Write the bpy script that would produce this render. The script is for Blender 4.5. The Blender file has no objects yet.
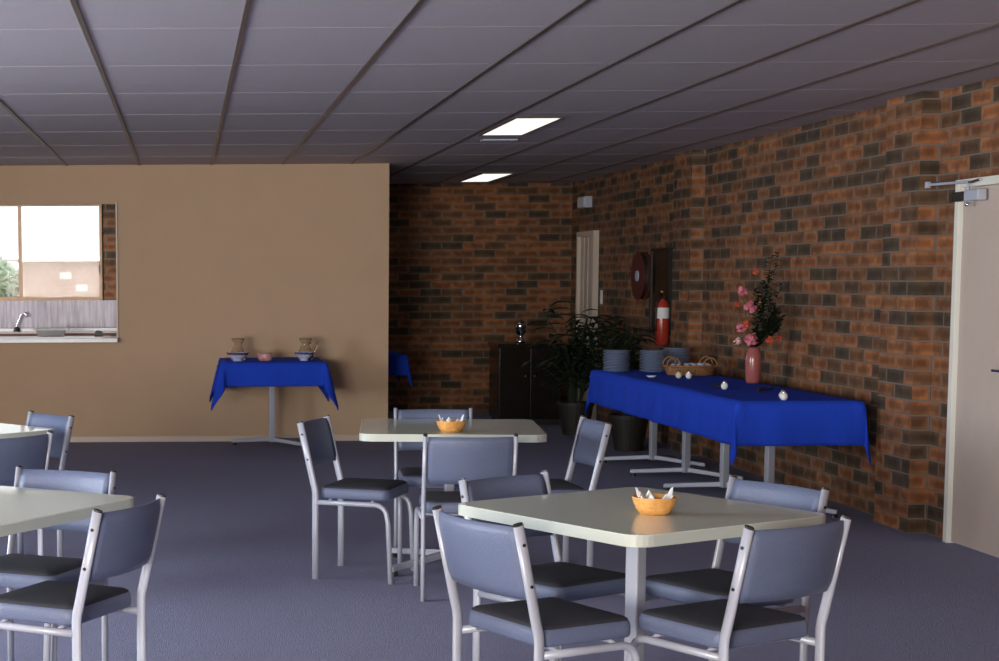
import bpy, bmesh, math, random
from mathutils import Vector, Matrix
random.seed(7)
PI = math.pi
S = bpy.context.scene
COL = S.collection

# ------------------------------------------------------------------ camera
cam_d = bpy.data.cameras.new('camera'); cam = bpy.data.objects.new('camera', cam_d); COL.objects.link(cam)
cam_d.sensor_fit = 'HORIZONTAL'; cam_d.sensor_width = 36.0
cam_d.lens = 1650.0 / 999.0 * 36.0
cam_d.shift_x = 0.3138; cam_d.shift_y = 0.0996
cam_d.clip_start = 0.05; cam_d.clip_end = 300
pitch = math.atan(151.0 / 1650.0)
cam.matrix_world = (Matrix.Translation((0, 0, 1.5)) @ Matrix.Rotation(PI/2 - pitch, 4, 'X')
                    @ Matrix.Rotation(-0.0057, 4, 'Z'))
S.camera = cam

# ------------------------------------------------------------------ daylight
w = bpy.data.worlds.new('overcast_sky'); S.world = w; w.use_nodes = True
bg = w.node_tree.nodes['Background']
bg.inputs['Color'].default_value = (0.96, 0.98, 1.0, 1); bg.inputs['Strength'].default_value = 2.4

def area(name, loc, rot, sx, sy, power, col):
    l = bpy.data.lights.new(name, 'AREA'); l.shape = 'RECTANGLE'; l.size = sx; l.size_y = sy
    l.energy = power; l.color = col
    o = bpy.data.objects.new(name, l); COL.objects.link(o); o.location = loc; o.rotation_euler = rot
    return o
# daylight outside the room's own windows; the kitchen lamp is an added fill
area('window_daylight', (-2.9, -3.35, 1.35), (PI/2, 0, 0), 2.8, 1.4, 1120, (1.0, 0.93, 0.86))
area('window_daylight', (-4.85, -0.2, 1.45), (PI/2, 0, -PI/2), 3.2, 1.4, 170, (1.0, 0.93, 0.86))
area('window_daylight', (-4.85, 6.4, 1.45), (PI/2, 0, -PI/2), 2.6, 1.5, 430, (0.84, 0.91, 1.0))
area('kitchen_fill_light', (-4.85, 16.8, 1.65), (PI/2, 0, -PI/2), 1.5, 1.0, 110, (0.95, 0.97, 1.0))  # added lamp at an unseen side opening, brightens the kitchen

S.view_settings.view_transform = 'Standard'; S.view_settings.look = 'None'
S.view_settings.gamma = 1.0; S.view_settings.use_curve_mapping = False
S.view_settings.exposure = -0.33

# ------------------------------------------------------------------ materials
def mat(name, col, rough=0.6, metal=0.0, noise=None, bump=0.0, nscale=60, coat=0.0, spec=0.5, trans=0.0, emit=0.0):
    m = bpy.data.materials.new(name); m.use_nodes = True
    nt = m.node_tree; b = nt.nodes['Principled BSDF']
    b.inputs['Base Color'].default_value = (*col, 1); b.inputs['Roughness'].default_value = rough
    b.inputs['Metallic'].default_value = metal; b.inputs['Coat Weight'].default_value = coat
    b.inputs['Specular IOR Level'].default_value = spec
    b.inputs['Transmission Weight'].default_value = trans
    if emit:
        b.inputs['Emission Color'].default_value = (*col, 1); b.inputs['Emission Strength'].default_value = emit
    if noise is not None or bump:
        tc = nt.nodes.new('ShaderNodeTexCoord'); n = nt.nodes.new('ShaderNodeTexNoise')
        n.inputs['Scale'].default_value = nscale; n.inputs['Detail'].default_value = 5
        nt.links.new(tc.outputs['Object'], n.inputs['Vector'])
        if noise is not None:
            r = nt.nodes.new('ShaderNodeValToRGB')
            r.color_ramp.elements[0].position = 0.35; r.color_ramp.elements[1].position = 0.65
            r.color_ramp.elements[0].color = (*noise, 1); r.color_ramp.elements[1].color = (*col, 1)
            nt.links.new(n.outputs['Fac'], r.inputs['Fac']); nt.links.new(r.outputs['Color'], b.inputs['Base Color'])
        if bump:
            bp = nt.nodes.new('ShaderNodeBump'); bp.inputs['Strength'].default_value = bump
            bp.inputs['Distance'].default_value = 0.01
            nt.links.new(n.outputs['Fac'], bp.inputs['Height']); nt.links.new(bp.outputs['Normal'], b.inputs['Normal'])
    return m

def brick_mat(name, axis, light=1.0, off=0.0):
    m = bpy.data.materials.new(name); m.use_nodes = True
    nt = m.node_tree; b = nt.nodes['Principled BSDF']; N = nt.nodes.new; L = nt.links.new
    tc = N('ShaderNodeTexCoord'); sp = N('ShaderNodeSeparateXYZ'); cb = N('ShaderNodeCombineXYZ')
    L(tc.outputs['Object'], sp.inputs[0])
    ad = N('ShaderNodeMath'); ad.operation = 'ADD'; ad.inputs[1].default_value = off
    L(sp.outputs[1 if axis == 'x' else 0], ad.inputs[0])
    L(ad.outputs[0], cb.inputs[0]); L(sp.outputs[2], cb.inputs[1])
    def brick(c1, c2, mo):
        t = N('ShaderNodeTexBrick'); t.offset = 0.5; t.inputs['Scale'].default_value = 1
        t.inputs['Brick Width'].default_value = 0.24; t.inputs['Row Height'].default_value = 0.0861
        t.inputs['Mortar Size'].default_value = 0.0055; t.inputs['Mortar Smooth'].default_value = 0.25
        t.inputs['Color1'].default_value = c1; t.inputs['Color2'].default_value = c2; t.inputs['Mortar'].default_value = mo
        L(cb.outputs[0], t.inputs['Vector']); return t
    t = brick((0, 0, 0, 1), (1, 1, 1, 1), (0.5, 0.5, 0.5, 1))
    ramp = N('ShaderNodeValToRGB'); ramp.color_ramp.interpolation = 'LINEAR'
    e = ramp.color_ramp.elements
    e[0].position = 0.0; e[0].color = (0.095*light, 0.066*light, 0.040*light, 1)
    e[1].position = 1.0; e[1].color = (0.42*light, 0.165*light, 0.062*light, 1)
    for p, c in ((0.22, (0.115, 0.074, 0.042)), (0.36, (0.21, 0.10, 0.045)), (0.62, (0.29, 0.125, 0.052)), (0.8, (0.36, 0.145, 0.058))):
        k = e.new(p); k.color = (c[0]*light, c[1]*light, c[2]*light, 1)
    L(t.outputs['Color'], ramp.inputs['Fac'])
    # burnt blotch in the middle of each brick
    nz = N('ShaderNodeTexNoise'); nz.inputs['Scale'].default_value = 11; nz.inputs['Detail'].default_value = 6
    L(tc.outputs['Object'], nz.inputs['Vector'])
    r2 = N('ShaderNodeValToRGB'); r2.color_ramp.elements[0].position = 0.38; r2.color_ramp.elements[1].position = 0.62
    r2.color_ramp.elements[0].color = (0.55, 0.5, 0.5, 1); r2.color_ramp.elements[1].color = (1.1, 1.1, 1.1, 1)
    L(nz.outputs['Fac'], r2.inputs['Fac'])
    t2 = N('ShaderNodeTexBrick'); t2.offset = 0.5; t2.inputs['Scale'].default_value = 1
    t2.inputs['Brick Width'].default_value = 0.24; t2.inputs['Row Height'].default_value = 0.0861
    t2.inputs['Mortar Size'].default_value = 0.036; t2.inputs['Mortar Smooth'].default_value = 1.0
    L(cb.outputs[0], t2.inputs['Vector'])
    bl = N('ShaderNodeMapRange'); bl.inputs[1].default_value = 0.0; bl.inputs[2].default_value = 0.55; bl.inputs[3].default_value = 0.5; bl.inputs[4].default_value = 1.15
    L(t2.outputs['Fac'], bl.inputs[0])
    bm_ = N('ShaderNodeMix'); bm_.data_type = 'RGBA'; bm_.blend_type = 'MULTIPLY'; bm_.inputs[0].default_value = 0.6
    L(ramp.outputs['Color'], bm_.inputs[6]); L(bl.outputs[0], bm_.inputs[7])
    mu = N('ShaderNodeMix'); mu.data_type = 'RGBA'; mu.blend_type = 'MULTIPLY'; mu.inputs[0].default_value = 0.8
    L(bm_.outputs[2], mu.inputs[6]); L(r2.outputs['Color'], mu.inputs[7])
    mx = N('ShaderNodeMix'); mx.data_type = 'RGBA'
    L(t.outputs['Fac'], mx.inputs[0]); L(mu.outputs[2], mx.inputs[6])
    mx.inputs[7].default_value = (0.20*light, 0.17*light, 0.15*light, 1)
    L(mx.outputs[2], b.inputs['Base Color'])
    b.inputs['Roughness'].default_value = 0.85
    inv = N('ShaderNodeMath'); inv.operation = 'SUBTRACT'; inv.inputs[0].default_value = 1; L(t.outputs['Fac'], inv.inputs[1])
    a2 = N('ShaderNodeMath'); a2.operation = 'MULTIPLY_ADD'; a2.inputs[1].default_value = 0.25
    L(nz.outputs['Fac'], a2.inputs[0]); L(inv.outputs[0], a2.inputs[2])
    bp = N('ShaderNodeBump'); bp.inputs['Strength'].default_value = 0.6; bp.inputs['Distance'].default_value = 0.008
    L(a2.outputs[0], bp.inputs['Height']); L(bp.outputs['Normal'], b.inputs['Normal'])
    return m

M = dict(
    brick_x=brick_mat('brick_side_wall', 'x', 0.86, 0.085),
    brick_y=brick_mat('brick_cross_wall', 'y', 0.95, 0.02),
    plaster=mat('beige_painted_wall', (0.58, 0.40, 0.262), 0.75, noise=(0.555, 0.385, 0.25), bump=0.05, nscale=3),
    white_wall=mat('white_painted_wall', (0.5, 0.48, 0.46), 0.8),
    ceiling=mat('ceiling_panel', (0.46, 0.42, 0.46), 0.7, noise=(0.42, 0.38, 0.42), bump=0.1, nscale=90),
    tbar=mat('ceiling_joint_strip', (0.13, 0.10, 0.085), 0.35, metal=0.3),
    carpet=mat('blue_grey_carpet', (0.31, 0.315, 0.455), 0.95, noise=(0.24, 0.245, 0.36), bump=0.8, nscale=160, spec=0.1),
    skirting=mat('cream_skirting_paint', (0.62, 0.52, 0.43), 0.4),
    cream=mat('cream_door_paint', (0.57, 0.475, 0.42), 0.5, noise=(0.545, 0.455, 0.40), nscale=5),
    jamb=mat('off_white_gloss_paint', (0.80, 0.80, 0.74), 0.35),
    laminate=mat('speckled_grey_laminate', (0.80, 0.87, 0.75), 0.26, noise=(0.69, 0.75, 0.64), nscale=140, coat=0.5),
    edge=mat('pale_table_edging', (0.56, 0.60, 0.54), 0.4),
    frame=mat('pale_grey_metal_paint', (0.46, 0.48, 0.56), 0.38, metal=0.15),
    vinyl=mat('blue_grey_vinyl', (0.14, 0.168, 0.27), 0.40, noise=(0.122, 0.15, 0.245), bump=0.25, nscale=200),
    charcoal=mat('charcoal_seat_fabric', (0.035, 0.036, 0.048), 0.8, noise=(0.024, 0.025, 0.034), bump=0.3, nscale=220),
    black=mat('black_plastic', (0.02, 0.018, 0.016), 0.4),
    cloth=mat('royal_blue_cloth', (0.018, 0.070, 0.62), 0.85, noise=(0.014, 0.056, 0.52), bump=0.3, nscale=220, spec=0.15),
    wood=mat('varnished_window_timber', (0.60, 0.38, 0.24), 0.4, noise=(0.50, 0.30, 0.18), nscale=14),
    trim_brown=mat('brown_edge_strip', (0.22, 0.10, 0.07), 0.5),
    bench=mat('white_bench_laminate', (0.78, 0.76, 0.78), 0.25),
    steel=mat('brushed_steel', (0.62, 0.6, 0.62), 0.22, metal=1.0),
    chrome=mat('chrome', (0.8, 0.82, 0.88), 0.1, metal=1.0),
    darkwood=mat('dark_stained_wood', (0.016, 0.012, 0.009), 0.2, noise=(0.012, 0.009, 0.007), nscale=12, coat=0.15),
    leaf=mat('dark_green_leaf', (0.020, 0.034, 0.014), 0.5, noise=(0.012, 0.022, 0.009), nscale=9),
    stem=mat('brown_stem', (0.06, 0.045, 0.02), 0.7),
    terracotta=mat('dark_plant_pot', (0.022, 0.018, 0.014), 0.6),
    soil=mat('potting_soil', (0.03, 0.02, 0.015), 0.95),
    red=mat('red_enamel', (0.45, 0.045, 0.03), 0.25),
    darkred=mat('dark_red_paint', (0.11, 0.02, 0.014), 0.7),
    paper=mat('white_paper', (0.82, 0.84, 0.84), 0.8),
    yellow=mat('yellow_plastic', (0.7, 0.42, 0.05), 0.5),
    rubber=mat('black_rubber', (0.03, 0.03, 0.03), 0.6),
    plate=mat('blue_grey_stoneware', (0.27, 0.34, 0.50), 0.3),
    wicker=mat('brown_wicker', (0.36, 0.17, 0.07), 0.6, noise=(0.22, 0.10, 0.035), nscale=70, bump=0.5),
    bowl=mat('golden_woven_bowl', (0.80, 0.42, 0.13), 0.5, noise=(0.68, 0.32, 0.085), nscale=60, bump=0.4),
    vase=mat('dusty_pink_glaze', (0.36, 0.11, 0.105), 0.2),
    pink=mat('pink_petals', (0.75, 0.24, 0.33), 0.6, noise=(0.60, 0.15, 0.22), nscale=40),
    palepink=mat('pale_pink_petals', (0.82, 0.52, 0.55), 0.6),
    coral=mat('orange_red_petals', (0.65, 0.11, 0.05), 0.6),
    china=mat('white_blue_glazed_china', (0.62, 0.66, 0.80), 0.15, noise=(0.55, 0.6, 0.78), nscale=30),
    bluepat=mat('cobalt_glaze_band', (0.08, 0.09, 0.30), 0.2, noise=(0.5, 0.52, 0.7), nscale=45),
    redpat=mat('floral_red_glaze_band', (0.50, 0.16, 0.18), 0.2, noise=(0.15, 0.16, 0.2), nscale=45),
    pinkpot=mat('pink_floral_china', (0.66, 0.42, 0.44), 0.25, noise=(0.60, 0.16, 0.17), nscale=26),
    amber=mat('smoky_jug_glass', (0.90, 0.85, 0.74), 0.05, trans=0.97),
    napkin=mat('pale_blue_napkin', (0.42, 0.46, 0.62), 0.8),
    lamp=mat('lamp_diffuser', (1.0, 0.97, 0.86), 0.5, emit=1.45),
    whiteplastic=mat('white_plastic', (0.7, 0.7, 0.7), 0.4),
    greyplastic=mat('pale_blue_grey_plastic', (0.45, 0.48, 0.58), 0.5),
    grass=mat('pale_grass', (0.20, 0.26, 0.12), 0.9, noise=(0.14, 0.2, 0.08), nscale=2),
    roofred=mat('salmon_painted_wall', (0.54, 0.35, 0.31), 0.8, noise=(0.52, 0.335, 0.295), nscale=2),
    tree=mat('pale_green_foliage', (0.50, 0.60, 0.46), 0.9, noise=(0.42, 0.53, 0.38), nscale=3),
)
# mauve tiled splashback with vertical streaks
def streak():
    m = mat('mauve_streaked_splashback', (0.5, 0.45, 0.55), 0.3)
    nt = m.node_tree; b = nt.nodes['Principled BSDF']; N = nt.nodes.new; L = nt.links.new
    tc = N('ShaderNodeTexCoord'); mp = N('ShaderNodeMapping'); mp.inputs['Scale'].default_value = (26, 1, 2.5)
    n = N('ShaderNodeTexNoise'); n.inputs['Scale'].default_value = 1.3; n.inputs['Detail'].default_value = 6
    L(tc.outputs['Object'], mp.inputs[0]); L(mp.outputs[0], n.inputs['Vector'])
    r = N('ShaderNodeValToRGB'); r.color_ramp.elements[0].position = 0.3; r.color_ramp.elements[1].position = 0.7
    r.color_ramp.elements[0].color = (0.17, 0.14, 0.22, 1); r.color_ramp.elements[1].color = (0.46, 0.42, 0.50, 1)
    L(n.outputs['Fac'], r.inputs[0]); L(r.outputs[0], b.inputs['Base Color'])
    return m
M['splash'] = streak()
def glass_mat():
    m = bpy.data.materials.new('window_glass'); m.use_nodes = True; nt = m.node_tree
    nt.nodes.clear(); o = nt.nodes.new('ShaderNodeOutputMaterial'); mx = nt.nodes.new('ShaderNodeMixShader')
    t = nt.nodes.new('ShaderNodeBsdfTransparent'); g = nt.nodes.new('ShaderNodeBsdfGlossy'); g.inputs['Roughness'].default_value = 0.02
    t.inputs[0].default_value = (0.97, 0.98, 0.97, 1)
    mx.inputs[0].default_value = 0.003
    nt.links.new(t.outputs[0], mx.inputs[1]); nt.links.new(g.outputs[0], mx.inputs[2]); nt.links.new(mx.outputs[0], o.inputs[0])
    return m
M['glass'] = glass_mat()

# ------------------------------------------------------------------ helpers
def link(name, bm, m, parent=None, smooth=False, bevel=0.0, loc=None):
    me = bpy.data.meshes.new(name); bm.normal_update(); bm.to_mesh(me); bm.free()
    me.materials.append(m)
    if smooth:
        for p in me.polygons: p.use_smooth = True
    o = bpy.data.objects.new(name, me); COL.objects.link(o)
    if loc: o.location = loc
    if parent: o.parent = parent
    if bevel:
        b = o.modifiers.new('bevel', 'BEVEL'); b.width = bevel; b.segments = 2; b.limit_method = 'ANGLE'
    return o

def box(bm, x0, x1, y0, y1, z0, z1, mtx=None):
    v = [bm.verts.new((x, y, z)) for z in (z0, z1) for y in (y0, y1) for x in (x0, x1)]
    for f in ((0,2,3,1),(4,5,7,6),(0,1,5,4),(2,6,7,3),(0,4,6,2),(1,3,7,5)):
        bm.faces.new([v[i] for i in f])
    if mtx is not None: bmesh.ops.transform(bm, matrix=mtx, verts=v)
    return v

def B(*args, mtx=None):
    bm = bmesh.new(); box(bm, *args, mtx=mtx); return bm

def tube(bm, pts, r, n=8, rx=None, cap=True):
    """sweep a round (r) or flat (r, rx) section along points"""
    pts = [Vector(p) for p in pts]; rings = []
    ref = None
    for i, p in enumerate(pts):
        d = (pts[min(i+1, len(pts)-1)] - pts[max(i-1, 0)]).normalized()
        if ref is None:
            ref = Vector((1, 0, 0)) if abs(d.x) < 0.9 else Vector((0, 0, 1))
        a = (ref - d * ref.dot(d)).normalized(); b = d.cross(a); ref = a
        rr = r[i] if isinstance(r, (list, tuple)) else r
        ra = rx if rx else rr
        rings.append([bm.verts.new(p + a*ra*math.cos(2*PI*k/n) + b*rr*math.sin(2*PI*k/n)) for k in range(n)])
    for i in range(len(rings)-1):
        for k in range(n):
            bm.faces.new((rings[i][k], rings[i][(k+1) % n], rings[i+1][(k+1) % n], rings[i+1][k]))
    if cap:
        bm.faces.new(list(reversed(rings[0]))); bm.faces.new(rings[-1])

def lathe(bm, prof, n=24, c=(0, 0, 0)):
    rings = []
    for r, z in prof:
        if r < 1e-5: rings.append([bm.verts.new((c[0], c[1], c[2]+z))])
        else: rings.append([bm.verts.new((c[0]+r*math.cos(2*PI*k/n), c[1]+r*math.sin(2*PI*k/n), c[2]+z)) for k in range(n)])
    for a, b in zip(rings, rings[1:]):
        for k in range(n):
            k2 = (k+1) % n
            if len(a) == 1 and len(b) == 1: continue
            if len(a) == 1: bm.faces.new((a[0], b[k2], b[k]))
            elif len(b) == 1: bm.faces.new((a[k], a[k2], b[0]))
            else: bm.faces.new((a[k], a[k2], b[k2], b[k]))

def thing(name, label, cat, loc=(0,0,0), rz=0, group=None):
    o = bpy.data.objects.new(name, None); COL.objects.link(o); o.empty_display_size = 0.1
    o.location = loc; o.rotation_euler = (0, 0, rz); o['label'] = label; o['category'] = cat
    if group: o['group'] = group
    return o
def tag(o, label, cat, group=None, kind=None):
    o['label'] = label; o['category'] = cat
    if group: o['group'] = group
    if kind: o['kind'] = kind
    return o
def struct(name, bm, m, parent=None, bevel=0.0):
    o = link(name, bm, m, parent, bevel=bevel)
    if not parent: o['kind'] = 'structure'
    return o
def dup(root, loc, rz, label=None, group=None):
    def cp(o, par):
        c = o.copy(); COL.objects.link(c)
        if par: c.parent = par
        for ch in list(o.children): cp(ch, c)
        return c
    r = cp(root, None); r.location = loc; r.rotation_euler = (0, 0, rz)
    if label: r['label'] = label
    if group: r['group'] = group
    return r

# ================================================================== ROOM SHELL
H = 2.54
XA, XB = 4.31, 4.20                 # brick wall plane and its piers
struct('floor', B(-4.8, 4.6, -3.2, 18.8, -0.1, 0.0), M['carpet'])
struct('ceiling', B(-4.8, 4.6, -3.2, 18.8, H, H+0.1), M['ceiling'])
# right brick wall with the two piers, door opening left free
def right_wall():
    bm = bmesh.new()
    box(bm, XA, 4.55, 9.20, 17.28, 0, H)          # between near door and far door
    box(bm, XA, 4.55, 18.02, 18.6, 0, H)
    box(bm, XA, 4.55, 17.28, 18.02, 1.98, H)
    box(bm, XA, 4.55, 8.28, 9.20, 2.02, H)
    box(bm, XA, 4.55, -3.0, 8.28, 0, H)
    return bm
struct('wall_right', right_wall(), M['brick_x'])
def pier(y0, y1):
    bm = bmesh.new(); box(bm, XB, XA+0.002, y0, y1, 0, H)
    o = struct('trim_1', bm, M['brick_x'])
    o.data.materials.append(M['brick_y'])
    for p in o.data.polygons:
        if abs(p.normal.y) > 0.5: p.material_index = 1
    return o
pier(9.52, 9.99); pier(13.79, 14.29).name = 'trim_2'
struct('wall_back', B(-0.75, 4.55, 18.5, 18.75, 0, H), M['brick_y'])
# beige partition with serving hatch
def beige():
    bm = bmesh.new()
    box(bm, -0.63, 1.87, 15.22, 15.34, 0, H)
    box(bm, -3.0, -0.63, 15.22, 15.34, 0, 0.925)
    box(bm, -3.0, -0.63, 15.22, 15.34, 2.19, H)
    box(bm, -4.55, -3.0, 15.22, 15.34, 0, H)
    return bm
struct('wall_beige', beige(), M['plaster'])
struct('baseboard_beige', B(-4.5, 1.87, 15.2, 15.22, 0.0, 0.055), M['skirting'], bevel=0.004)
# kitchen shell
struct('wall_kitchen_side', B(-0.60, -0.48, 15.34, 18.1, 0, H), M['white_wall'])
def kback():
    bm = bmesh.new()
    box(bm, -4.55, -0.6, 18.06, 18.2, 0, 1.27)
    box(bm, -4.55, -0.6, 18.06, 18.2, 2.34, H)
    box(bm, -4.55, -3.4, 18.06, 18.2, 1.27, 2.34)
    return bm
struct('wall_kitchen_back', kback(), M['white_wall'])
struct('wall_kitchen_pier', B(-0.90, -0.60, 18.0, 18.2, 1.27, 2.5), M['brick_y'])
# left wall with two window openings, an added kitchen opening, and rear wall
def left_wall():
    bm = bmesh.new()
    X0, X1 = -4.65, -4.5
    box(bm, X0, X1, -3.2, 18.2, 0, 0.75); box(bm, X0, X1, -3.2, 18.2, 2.2, H)
    for a, b in ((-3.2, -1.8), (1.4, 5.1), (7.7, 16.0), (17.6, 18.2)): box(bm, X0, X1, a, b, 0.75, 2.2)
    return bm
struct('wall_left', left_wall(), M['plaster'])
bm = bmesh.new()
box(bm, -4.65, -4.3, -3.2, -3.0, 0, H); box(bm, -1.5, 4.55, -3.2, -3.0, 0, H); box(bm, -4.3, -1.5, -3.2, -3.0, 0, 0.65); box(bm, -4.3, -1.5, -3.2, -3.0, 2.25, H)
struct('wall_front', bm, M['plaster'])
bm = bmesh.new()
for a in (-4.3, -2.92, -1.55): box(bm, a, a+0.05, -3.13, -3.07, 0.65, 2.25)
for z in (0.65, 2.2): box(bm, -4.3, -1.5, -3.129, -3.071, z, z+0.05)
o = struct('window_4', bm, M['wood'])
link('pane', B(-4.25, -1.55, -3.104, -3.096, 0.70, 2.2), M['glass'], o)
def window_x(name, y0, y1, z0, z1, X):
    bm = bmesh.new(); t = 0.05
    for a in (y0, (y0+y1)/2-t/2, y1-t): box(bm, X-0.03, X+0.03, a, a+t, z0, z1)
    for z in (z0, z1-t): box(bm, X-0.029, X+0.029, y0, y1, z, z+t)
    o = struct(name, bm, M['wood'])
    link('pane', B(X-0.004, X+0.004, y0+t, y1-t, z0+t, z1-t), M['glass'], o)
window_x('window_2', -1.8, 1.4, 0.75, 2.2, -4.58)
window_x('window_3', 5.1, 7.7, 0.75, 2.2, -4.58)
window_x('window_5_added', 16.0, 17.6, 0.75, 2.2, -4.58)  # unseen window added to let the kitchen fill light in

# kitchen window (timber frame, sliding panes)
def kwin():
    bm = bmesh.new(); x0, x1, z0, z1, Y = -3.4, -0.895, 1.27, 2.34, 18.05
    t = 0.045
    for x in (x0, x1-t+0.01): box(bm, x, x+t, Y-0.05, Y+0.05, z0, z1)
    for z in (z0, z1-t): box(bm, x0, x1, Y-0.048, Y+0.048, z, z+t)
    box(bm, -1.81, -1.775, Y-0.04, Y+0.04, z0, z1)
    box(bm, -2.7, -2.665, Y-0.04, Y+0.04, z0, z1)
    o = struct('window_1', bm, M['wood'])
    link('pane', B(-3.36, -0.94, Y-0.004, Y+0.004, 1.315, 2.3), M['glass'], o)
    link('sash_rail', B(-2.66, -1.81, Y-0.02, Y+0.02, 1.70, 1.725), M['jamb'], o)
    link('catch', B(-0.935, -0.922, Y-0.07, Y-0.03, 1.56, 1.66), M['black'], o)
kwin()
struct('trim_3', B(-3.4, -0.60, 17.985, 18.06, 0.98, 1.275), M['splash'])          # splashback
struct('trim_4', B(-0.632, -0.617, 15.20, 15.36, 0.925, 2.20), M['skirting'], bevel=0.002)   # hatch reveal

# near door in the brick wall, with off-white frame
def near_door():
    bm = bmesh.new()
    box(bm, 4.265, 4.36, 9.17, 9.215, 0, 2.02); box(bm, 4.265, 4.36, 8.28, 8.33, 0, 2.02)
    box(bm, 4.267, 4.36, 8.33, 9.16, 1.975, 2.02)
    fr = struct('trim_5', bm, M['jamb'], bevel=0.003)
    d = struct('door_1', B(4.285, 4.325, 8.335, 9.155, 0.01, 1.97), M['cream'], bevel=0.002)
    bm = bmesh.new(); tube(bm, [(4.27, 8.5, 1.0), (4.22, 8.5, 1.0), (4.22, 8.62, 1.0)], 0.009)
    link('door_handle', bm, M['chrome'], d)
near_door()
# door closer on the near door
dc = thing('door_closer', 'grey and black hydraulic door closer at the top corner of the cream door', 'door closer', (4.27, 9.03, 1.925))
link('body', B(-0.05, 0.003, -0.17, -0.01, -0.03, 0.03), M['greyplastic'], dc, bevel=0.008)
link('spring_housing', B(-0.045, 0.003, -0.01, 0.15, -0.026, 0.026), M['black'], dc, bevel=0.008)
bm = bmesh.new(); lathe(bm, [(0, -0.015), (0.014, -0.01), (0.016, 0.005), (0, 0.012)], 12, (-0.03, -0.02, -0.045)); link('adjuster', bm, M['chrome'], dc, smooth=True)
bm = bmesh.new(); tube(bm, [(-0.03, -0.02, 0.03), (-0.03, -0.02, 0.075), (-0.05, 0.42, 0.083)], 0.008); link('arm', bm, M['greyplastic'], dc)
link('arm_bracket', B(-0.062, -0.068+0.028, 0.41, 0.435, 0.065, 0.10), M['greyplastic'], dc)
bm = bmesh.new(); tube(bm, [(-0.03, -0.02, 0.07), (-0.02, -0.13, 0.082)], 0.007); link('arm', bm, M['chrome'], dc)

# far door, cream, with frame, on the brick side wall
fd = struct('door_2', B(4.285, 4.33, 17.33, 17.97, 0.01, 1.93), M['cream'])
bm = bmesh.new()
for a in (17.28, 17.97): box(bm, 4.25, 4.34, a, a+0.05, 0, 1.98)
box(bm, 4.25, 4.34, 17.33, 17.97, 1.93, 1.98)
struct('trim_6', bm, M['skirting'])
bm = bmesh.new()
for y in (17.45, 17.62, 17.80): box(bm, 4.278, 4.286, y, y+0.035, 0.02, 1.92)
link('panel_rib', bm, M['skirting'], fd)

# ceiling joint strips: long joints and the cross joints
def joints():
    bm = bmesh.new()
    for x in (-3.7, -3.04, -2.39, -1.73, -1.075, -0.412, 0.245, 0.895, 1.523, 2.105, 2.78, 3.40, 4.01):
        box(bm, x-0.011, x+0.011, -3.0, 15.22 if x < 1.87 else 18.5, H-0.006, H+0.001)
    return bm
struct('trim_7', joints(), M['tbar'])
def crossj():
    bm = bmesh.new()
    ys = [10.6 + 1.2*k for k in range(-11, 7)]
    for y in ys:
        if -3 < y < 18.4: box(bm, -4.5 if y < 15.2 else 1.9, XA, y-0.003, y+0.003, H-0.0012, H+0.001)
    return bm
struct('trim_8', crossj(), mat('pale_cross_joint', (0.36, 0.32, 0.36), 0.4))

# ceiling lights
def clight(x0, x1, y0, y1, lab):
    t = thing('ceiling_light', lab, 'light', ((x0+x1)/2, (y0+y1)/2, H))
    hx, hy = (x1-x0)/2, (y1-y0)/2
    bm = bmesh.new()
    for a, b, c, d in ((-hx-.012, -hx, -hy-.012, hy+.012), (hx, hx+.012, -hy-.012, hy+.012), (-hx, hx, -hy-.012, -hy), (-hx, hx, hy, hy+.012)):
        box(bm, a, b, c, d, -0.012, 0)
    link('frame', bm, M['tbar'], t)
    link('diffuser', B(-hx, hx, -hy, hy, -0.008, -0.0005), M['lamp'], t)
clight(2.165, 2.455, 10.88, 12.17, 'lit rectangular ceiling light, the larger and nearer of the two')
clight(2.985, 3.28, 16.65, 18.05, 'lit rectangular ceiling light in the dark alcove, the smaller and farther one')
tag(link('ceiling_pale_strip', B(2.26, 2.52, 12.62, 12.74, H-0.01, H), M['greyplastic']), 'small pale strip on the ceiling just beyond the larger light', 'vent')  # thin pale bar flush under the ceiling

# ================================================================== KITCHEN
bm = bmesh.new(); box(bm, -3.0, -0.62, 15.08, 15.5, 0.926, 0.965)
sh = link('serving_shelf', bm, M['bench'], bevel=0.004); tag(sh, 'long white serving shelf in the sill of the kitchen hatch', 'shelf')
link('edge_strip', B(-3.0, -0.62, 15.5, 15.51, 0.93, 0.965), M['trim_brown'], sh)
kb = thing('kitchen_bench', 'white kitchen bench with brown edge strip below the timber window', 'bench', (-2.0, 17.7, 0))
link('worktop', B(-1.4, 1.27, -0.35, 0.31, 0.90, 0.945), M['bench'], kb)
link('edge_strip', B(-1.4, 1.27, -0.362, -0.35, 0.905, 0.94), M['trim_brown'], kb)
link('cupboard', B(-1.4, 1.27, -0.30, 0.31, 0.0, 0.90), M['white_wall'], kb)
link('upstand', B(-1.4, 1.27, 0.26, 0.318, 0.945, 0.975), M['bench'], kb)
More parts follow.
